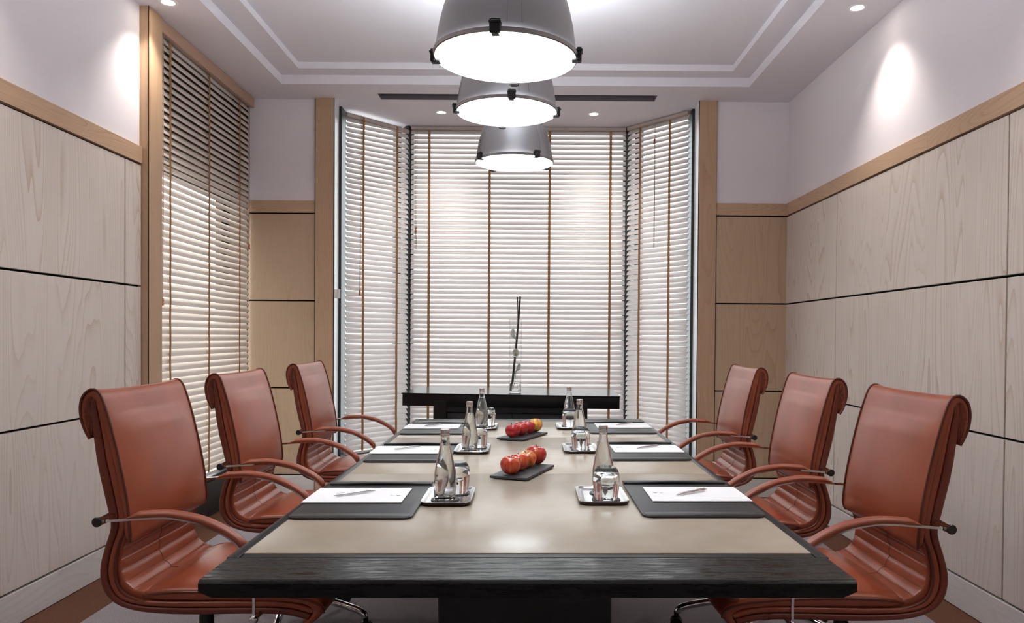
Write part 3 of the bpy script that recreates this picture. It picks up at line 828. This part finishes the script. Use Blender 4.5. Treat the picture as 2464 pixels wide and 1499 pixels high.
def calla(label, base, top, dirv, size, grp='white lilies in the vase'):
    t = empty('calla_lily', label, 'flower', (vx, vy, vz), 0, grp)
    d = Vector(dirv).normalized(); T = Vector(top)
    bm = NB(); tube(bm, catmull([base, (Vector(base) + T) * .5 + Vector((.004, -.003, 0)), T], 8), .0016, 7); obj('stem', bm, 'stem_green', t)
    # spathe: flared funnel with one long lip
    q = d.to_track_quat('Z', 'X').to_matrix()
    bm = NB(); rows = []
    for i in range(9):
        u = i / 8; r = size * (.10 + .42 * u ** 1.6); ring = []
        for k in range(18):
            a = 2 * PI * k / 18; lip = (.5 + .5 * math.cos(a))
            h = size * (1.1 * u + .75 * u * u * lip ** 2)
            rr = r * (1 + .35 * u * lip)
            ring.append(bm.verts.new(T + q @ Vector((rr * math.cos(a), rr * math.sin(a) * .8, h))))
        rows.append(ring)
    for a, c in zip(rows, rows[1:]):
        for k in range(18): bm.faces.new((a[k], a[(k + 1) % 18], c[(k + 1) % 18], c[k]))
    bm.faces.new(rows[0][::-1])
    o = obj('spathe', bm, 'petal', t); md = o.modifiers.new('solid', 'SOLIDIFY'); md.thickness = .0012
    bm = NB(); tube(bm, [T + q @ Vector((0, 0, size * .2)), T + q @ Vector((0, 0, size * .7)), T + q @ Vector((0, 0, size * 1.1))], [.002, .003, .0014], 8); obj('spadix', bm, 'spadix', t)
calla('topmost white lily in the glass vase', (-.026, -.012, .022), (.004, -.010, .375), (-.45, -.5, .75), .042)
calla('middle white lily facing the table in the glass vase', (-.024, -.016, .022), (.004, -.012, .268), (.0, -1, .15), .046)
calla('lowest white lily, tipped to the right in the glass vase', (-.015, -.018, .022), (.004, -.012, .150), (.45, -.45, .55), .036)

# ------------------------------------------------------------------ chairs
def lerp_path(pts, n):
    P = catmull([(p[0], 0, p[1]) for p in pts], 8)
    L = [0]
    for a, c in zip(P, P[1:]): L.append(L[-1] + (c - a).length)
    out = []
    j = 0
    for i in range(n):
        s = L[-1] * i / (n - 1)
        while j < len(L) - 2 and L[j + 1] < s: j += 1
        t = (s - L[j]) / max(L[j + 1] - L[j], 1e-9)
        v = P[j].lerp(P[j + 1], min(max(t, 0), 1)); out.append((v.x, v.z))
    return out

def slab(bm, outer, inner, hw, rnd, puff=None, ny=14, hwf=None):
    """solid between an outer (front) and an inner (rear) side profile, width 2*hw in y, rounded edges.
    puff(t, u) pushes the outer face along its normal, u = -1..1 across"""
    n = len(outer); rings = []
    for i in range(n):
        o = Vector((outer[i][0], outer[i][1])); q = Vector((inner[i][0], inner[i][1]))
        d = (o - q); th = d.length; d.normalize()
        t = i / (n - 1)
        h = hw * (hwf(t) if hwf else 1.)
        r = min(rnd, th * .49); ring = []
        def add(y, s):
            p = q + d * s; ring.append(bm.verts.new((p.x, y, p.y)))
        for k in range(ny + 1):               # outer face from -y to +y
            u = -1 + 2 * k / ny
            y = u * (h - r); add(y, th + (puff(t, u) if puff else 0))
        for k in range(1, 5): a = PI / 2 * k / 4; add(h - r + r * math.sin(a), th - r + r * math.cos(a))
        for k in range(0, 5): a = PI / 2 * k / 4; add(h - r + r * math.cos(a), r - r * math.sin(a))
        for k in range(1, 7): add((h - r) * (1 - 2 * k / 7), 0)
        for k in range(0, 5): a = PI / 2 * k / 4; add(-(h - r) - r * math.sin(a), r - r * math.cos(a))
        for k in range(0, 4): a = PI / 2 * k / 4; add(-(h - r) - r * math.cos(a), th - r + r * math.sin(a))
        rings.append(ring)
    m = len(rings[0])
    for a, c in zip(rings, rings[1:]):
        for k in range(m): bm.faces.new((a[k], a[(k + 1) % m], c[(k + 1) % m], c[k]))
    bm.faces.new(rings[0][::-1]); bm.faces.new(rings[-1])

def make_chair():
    t = empty('office_chair', '', 'chair')
    HW = .25
    Rr = [(-.221, 1.062), (-.214, .97), (-.200, .875), (-.178, .778), (-.165, .713), (-.182, .650), (-.194, .600), (-.193, .555), (-.180, .522), (-.152, .494), (-.103, .476), (-.04, .468), (.05, .465), (.21, .468), (.32, .466), (.385, .452)]
    Fr = [(-.197, 1.078), (-.170, .985), (-.152, .895), (-.131, .795), (-.122, .715), (-.140, .660), (-.152, .605), (-.150, .560), (-.137, .532), (-.112, .513), (-.07, .505), (-.02, .503), (.06, .503), (.21, .505), (.33, .503), (.405, .485)]
    n = 64
    Rp, Fp = lerp_path(Rr, n), lerp_path(Fr, n)
    mid = [((a[0] * .48 + c[0] * .52), (a[1] * .48 + c[1] * .52)) for a, c in zip(Rp, Fp)]
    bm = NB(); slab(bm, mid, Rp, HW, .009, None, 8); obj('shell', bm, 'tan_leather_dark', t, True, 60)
    bm = NB(); slab(bm, Fp, mid, HW - .001, .009, None, 8); obj('inner_shell', bm, 'tan_leather', t, True, 60)
    # back cushion with the leather carried over the top
    Po = [(-.112, .668), (-.106, .690), (-.110, .74), (-.118, .80), (-.138, .90), (-.160, .99), (-.180, 1.055), (-.192, 1.083), (-.207, 1.094), (-.224, 1.091), (-.240, 1.074), (-.247, 1.045), (-.244, 1.010), (-.234, .980), (-.221, .956)]
    Pi = [(-.120, .668), (-.126, .700), (-.128, .74), (-.137, .80), (-.157, .90), (-.178, .985), (-.196, 1.045), (-.204, 1.064), (-.211, 1.072), (-.220, 1.070), (-.228, 1.060), (-.232, 1.040), (-.231, 1.010), (-.226, .984), (-.219, .962)]
    n = 60
    O, I = lerp_path(Po, n), lerp_path(Pi, n)
    def puff(tt, u):
        e = (1 - abs(u) ** 3.0)
        if tt < .58:
            f = min(1, tt / .10) * min(1, (.60 - tt) / .12); return .020 * e * max(f, 0)
        f = min(1, (tt - .58) / .08); return -.006 * e * f
    def hwf(tt):
        if tt < .06: return .955 + .045 * math.sqrt(max(0, 1 - (1 - tt / .06) ** 2))
        return 1.0 - .01 * max(0, (tt - .5)) * 2
    bm = NB(); slab(bm, O, I, HW + .002, .009, puff, 18, hwf); pad = obj('back_cushion', bm, 'tan_leather', t, True, 60)
    for s in (-1, 1):   # piping down both edges of the cushion
        pts = [(p[0] + .000, s * (HW + .0015) * hwf(i / (n - 1)), p[1]) for i, p in enumerate(O)]
        bm = NB(); tube(bm, pts, .0036, 7); obj('piping', bm, 'piping_leather', pad)
    # gathered roll under the fold at the top
    rp = catmull([(-.199, 0, 1.072), (-.214, 0, 1.080), (-.230, 0, 1.066), (-.238, 0, 1.040), (-.235, 0, 1.005), (-.225, 0, .970), (-.214, 0, .975), (-.207, 0, 1.02), (-.199, 0, 1.072)], 6)[:-1]
    bm = NB(); rows = []; cx_, cz_ = -.220, 1.03
    rw = random.Random(3); wr = [rw.uniform(-1, 1) for _ in range(len(rp))]
    for yy, sc in ((-.2465, .25), (-.2490, .55), (-.2495, .85), (-.246, 1.02), (-.236, 1.06), (.236, 1.06), (.246, 1.02), (.2495, .85), (.2490, .55), (.2465, .25)):
        ring = []
        for k, p in enumerate(rp):
            wv = (1 + .03 * wr[k]) if sc < 1.03 else 1
            ring.append(bm.verts.new((cx_ + (p.x - cx_) * sc * wv, yy + (.0018 * wr[k] * (1 if yy > 0 else -1) if sc < 1.03 else 0), cz_ + (p.z - cz_) * sc * wv)))
        rows.append(ring)
    m = len(rp)
    for a, c in zip(rows, rows[1:]):
        for k in range(m): bm.faces.new((a[k], a[(k + 1) % m], c[(k + 1) % m], c[k]))
    bm.faces.new(rows[0][::-1]); bm.faces.new(rows[-1])
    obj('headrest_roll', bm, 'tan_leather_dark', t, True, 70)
    # ribbed lumbar section
    Lo = [(-.116, .712), (-.126, .672), (-.136, .640), (-.141, .607), (-.137, .575), (-.122, .549), (-.098, .532), (-.066, .524), (-.03, .520), (.0, .518)]
    Li = [(-.140, .715), (-.150, .670), (-.158, .640), (-.162, .605), (-.160, .565), (-.145, .530), (-.108, .508), (-.066, .498), (-.03, .497), (.0, .497)]
    n = 170; O2, I2 = lerp_path(Lo, n), lerp_path(Li, n)
    def ribs(tt, u):
        ph = tt * 9.2; fr_ = ph - math.floor(ph)
        bumpv = .0085 * math.sqrt(max(0, math.sin(PI * fr_)))
        return bumpv * (1 - .25 * abs(u) ** 6) - .006 + -.010 * (1 - u * u) * math.sin(PI * min(1, tt))
    bm = NB(); slab(bm, O2, I2, HW - .012, .008, ribs, 20); lum = obj('lumbar_cushion', bm, 'tan_leather', t, True, 70)
    bm = NB()
    seam = []
    for i in range(6, n - 34, 1):
        tt = i / (n - 1); o = Vector(O2[i]); q = Vector(I2[i]); d = (o - q).normalized(); p = o + d * (ribs(tt, .0) + .0006)
        seam.append((p.x, .0, p.y))
    tube(bm, seam, .0007, 5); obj('seam', bm, 'piping_leather', lum)
    for s in (-1, 1):
        pts = [(x, s * (HW - .006), z) for x, z in ((-.135, .690), (-.146, .645), (-.153, .605), (-.151, .562), (-.136, .530), (-.108, .512), (-.07, .500), (-.03, .494))]
        bm = NB(); tube(bm, catmull(pts, 5), .0045, 7); obj('piping', bm, 'piping_leather', lum)
    # seat cushion
    So = [(-.088, .512), (-.080, .524), (-.055, .533), (.0, .540), (.10, .542), (.20, .540), (.30, .534), (.37, .526), (.415, .512), (.432, .490), (.425, .465), (.395, .440)]
    Si = [(-.078, .500), (-.070, .502), (-.05, .504), (.0, .504), (.10, .504), (.20, .504), (.30, .503), (.36, .498), (.388, .490), (.398, .478), (.392, .462), (.370, .446)]
    n = 60; O3, I3 = lerp_path(So, n), lerp_path(Si, n)
    def spuff(tt, u):
        e = (1 - abs(u) ** 2.4); return (.020 * e * min(1, tt / .15) if tt < .75 else .020 * e * max(0, (1 - tt) / .25)) - .004 * (abs(u) ** 8)
    def shw(tt):
        return 1.0 if tt > .12 else .86 + .14 * math.sqrt(max(0, 1 - (1 - tt / .12) ** 2))
    bm = NB(); slab(bm, O3, I3, HW + .001, .014, spuff, 18, shw); sc_ = obj('seat_cushion', bm, 'tan_leather', t, True, 60)
    for s in (-1, 1):
        pts = [(p[0], s * (HW + .000) * shw(i / (n - 1)), p[1] - .012) for i, p in enumerate(O3)][2:-6]
        bm = NB(); tube(bm, pts, .0036, 7); obj('piping', bm, 'piping_leather', sc_)
    # armrests: chrome bar from the back knob forward and down to the seat
    AY = .300
    bar = catmull([(-.161, 0, .741), (-.132, 0, .743), (-.068, 0, .748), (-.006, 0, .752), (.039, 0, .751), (.107, 0, .738), (.164, 0, .714), (.209, 0, .684), (.236, 0, .645), (.250, 0, .600), (.256, 0, .545), (.256, 0, .478)], 5)
    for s in (-1, 1):
        bm = NB(); rows = []
        for i, p in enumerate(bar):
            tg = (bar[min(i + 1, len(bar) - 1)] - bar[max(i - 1, 0)]).normalized(); nn = Vector((-tg.z, 0, tg.x))
            w_ = .013 if i > 4 else .007 + .0015 * i
            if i > len(bar) - 14: w_ = max(.005, .013 - .0009 * (i - (len(bar) - 14)))
            rows.append([bm.verts.new(p + nn * a + Vector((0, s * AY + b2 * w_, 0))) for a, b2 in ((.0035, -1), (.0042, 0), (.0035, 1), (-.0035, 1), (-.0042, 0), (-.0035, -1))])
        for a, c in zip(rows, rows[1:]):
            for k in range(6): bm.faces.new((a[k], a[(k + 1) % 6], c[(k + 1) % 6], c[k]))
        bm.faces.new(rows[0][::-1]); bm.faces.new(rows[-1])
        # bolt stubs
        tube(bm, [(-.161, s * .235, .741), (-.161, s * .318, .741)], .0125, 16)
        tube(bm, [(.256, s * .235, .474), (.256, s * .306, .474)], .007, 12)
        arm = obj('armrest', bm, 'chrome', t, True, 40)
        bm = NB(); tube(bm, [(-.161, s * .3175, .741), (-.161, s * .321, .741), (-.161, s * .3225, .741)], [.0135, .0135, .012], 20); obj('knob', bm, 'knob_dark', arm)
        bm = NB(); ball(bm, (.256, s * .303, .474), .0125, (1, .8, 1)); obj('knob', bm, 'chrome', arm)
        pp = bar[9:len(bar) - 17]
        bm = NB(); rows = []
        for i, p in enumerate(pp):
            tg = (pp[min(i + 1, len(pp) - 1)] - pp[max(i - 1, 0)]).normalized(); nn = Vector((-tg.z, 0, tg.x))
            e = min(1, i / 2.5 + .25, (len(pp) - 1 - i) / 2.0 + .35)
            w_ = .022 * (.8 + .2 * e) * (1 - .25 * i / len(pp)); h_ = .015 * e
            prof = [(.003, -1), (.003 + h_ * .45, -1.08), (.003 + h_ * .85, -.85), (.003 + h_, -.4), (.003 + h_, .4), (.003 + h_ * .85, .85), (.003 + h_ * .45, 1.08), (.003, 1)]
            rows.append([bm.verts.new(p + nn * a + Vector((0, s * AY + b2 * w_, 0))) for a, b2 in prof])
        for a, c in zip(rows, rows[1:]):
            for k in range(8): bm.faces.new((a[k], a[(k + 1) % 8], c[(k + 1) % 8], c[k]))
        bm.faces.new(rows[0][::-1]); bm.faces.new(rows[-1])
        obj('arm_pad', bm, 'arm_leather', arm, True, 60)
    # small metal clip low on each side
    # mechanism, column, five-star base
    bm = NB(); box(bm, -.02, .16, -.10, .10, .418, .466, .01, 2); tube(bm, [(.06, .10, .44), (.06, .30, .435)], .005, 8); obj('tilt_mechanism', bm, 'black_plastic', t)
    bm = NB(); lathe(bm, [(.027, .10), (.027, .28), (.022, .285), (.022, .42)], 24, cap0=True, cap1=True); obj('gas_column', bm, 'black_plastic', t)
    bm = NB(); lathe(bm, [(0, .075), (.045, .075), (.05, .085), (.048, .125), (.036, .14), (0, .14)], 28); obj('hub', bm, 'black_plastic', t)
    for k in range(5):
        a = R(-10 + 72 * k); ca, sa = math.cos(a), math.sin(a)
        def P(r, z): return (r * ca, r * sa, z)
        bm = NB(); tube(bm, catmull([P(.04, .108), P(.12, .128), P(.20, .125), P(.28, .108), P(.335, .088), P(.345, .070)], 5), [.021, .020, .019, .018, .017, .016, .0155] + [.0155] * 19, 12)
        lg = obj('base_leg', bm, 'chrome', t)
        bm = NB()
        cx_, cy_ = .35 * ca, .35 * sa; tx, ty = -sa, ca
        for sgn in (-1, 1):
            c0 = Vector((cx_ + tx * sgn * .008, cy_ + ty * sgn * .008, .026)); c1 = Vector((cx_ + tx * sgn * .022, cy_ + ty * sgn * .022, .026))
            tube(bm, [c0, c1], .0255, 20)
        tube(bm, [(cx_, cy_, .04), (cx_, cy_, .075)], .011, 10)
        ball(bm, (cx_, cy_, .045), .022, (1, 1, .6), 14)
        obj('caster', bm, 'black_plastic', lg, True, 40)
    return t

ch0 = make_chair()
spots = [('L', -1.000, 2.36, 'nearest tan leather office chair on the left side of the table'),
         ('L', -1.020, 3.225, 'tan leather office chair between two others on the left side of the table'),
         ('L', -1.035, 4.265, 'tan leather office chair at the far left, before the panelled pilaster wall'),
         ('R', .972, 2.345, 'nearest tan leather office chair on the right side of the table'),
         ('R', .985, 3.19, 'tan leather office chair between two others on the right side of the table'),
         ('R', .992, 4.19, 'tan leather office chair at the far right, beside the panelled right corner')]
for i, (sd, x, y, lab) in enumerate(spots):
    o = ch0 if i == 0 else dup(ch0)
    o.location = (x, y, 0); o.rotation_euler = (0, 0, 0 if sd == 'L' else PI)
    tag(o, lab, 'chair', 'tan leather office chairs')

# ------------------------------------------------------------------ daylight outside
w = bpy.data.worlds.new('outside'); S.world = w; w.use_nodes = True
nt = w.node_tree; nt.nodes.clear()
out = nt.nodes.new('ShaderNodeOutputWorld'); bg = nt.nodes.new('ShaderNodeBackground')
tc = nt.nodes.new('ShaderNodeTexCoord'); sx = nt.nodes.new('ShaderNodeSeparateXYZ'); rp = nt.nodes.new('ShaderNodeValToRGB')
mr = nt.nodes.new('ShaderNodeMapRange'); mr.inputs[1].default_value = -1; mr.inputs[2].default_value = 1
nt.links.new(tc.outputs['Generated'], sx.inputs[0]); nt.links.new(sx.outputs['Z'], mr.inputs[0]); nt.links.new(mr.outputs[0], rp.inputs[0])
e = rp.color_ramp.elements
e[0].position = .40; e[0].color = (.62, .62, .62, 1); e[1].position = .56; e[1].color = (.93, .97, 1., 1)
nt.links.new(rp.outputs[0], bg.inputs[0]); bg.inputs[1].default_value = 1.6; nt.links.new(bg.outputs[0], out.inputs[0])

# ------------------------------------------------------------------ camera
cam = bpy.data.cameras.new('camera'); co = bpy.data.objects.new('camera', cam); COL.objects.link(co)
cam.sensor_width = 36; cam.sensor_fit = 'HORIZONTAL'; cam.lens = 1829.04 / 2464 * 36
cam.shift_x = (1232 - 1273.25) / 2464; cam.shift_y = (833.22 - 749.5) / 2464
cam.clip_start = .05
co.matrix_world = Matrix.Translation((0, 0, 1.25)) @ Matrix.Rotation(PI / 2 - .0132, 4, 'X') @ Matrix.Rotation(.0070, 4, 'Z')
S.camera = co
S.view_settings.view_transform = 'Standard'; S.view_settings.look = 'None'
S.view_settings.gamma = 1.; S.view_settings.use_curve_mapping = False
S.view_settings.exposure = 1.66
S.cycles.max_bounces = 14; S.cycles.transmission_bounces = 14; S.cycles.transparent_max_bounces = 16; S.cycles.diffuse_bounces = 6
S.cycles.use_denoising = True
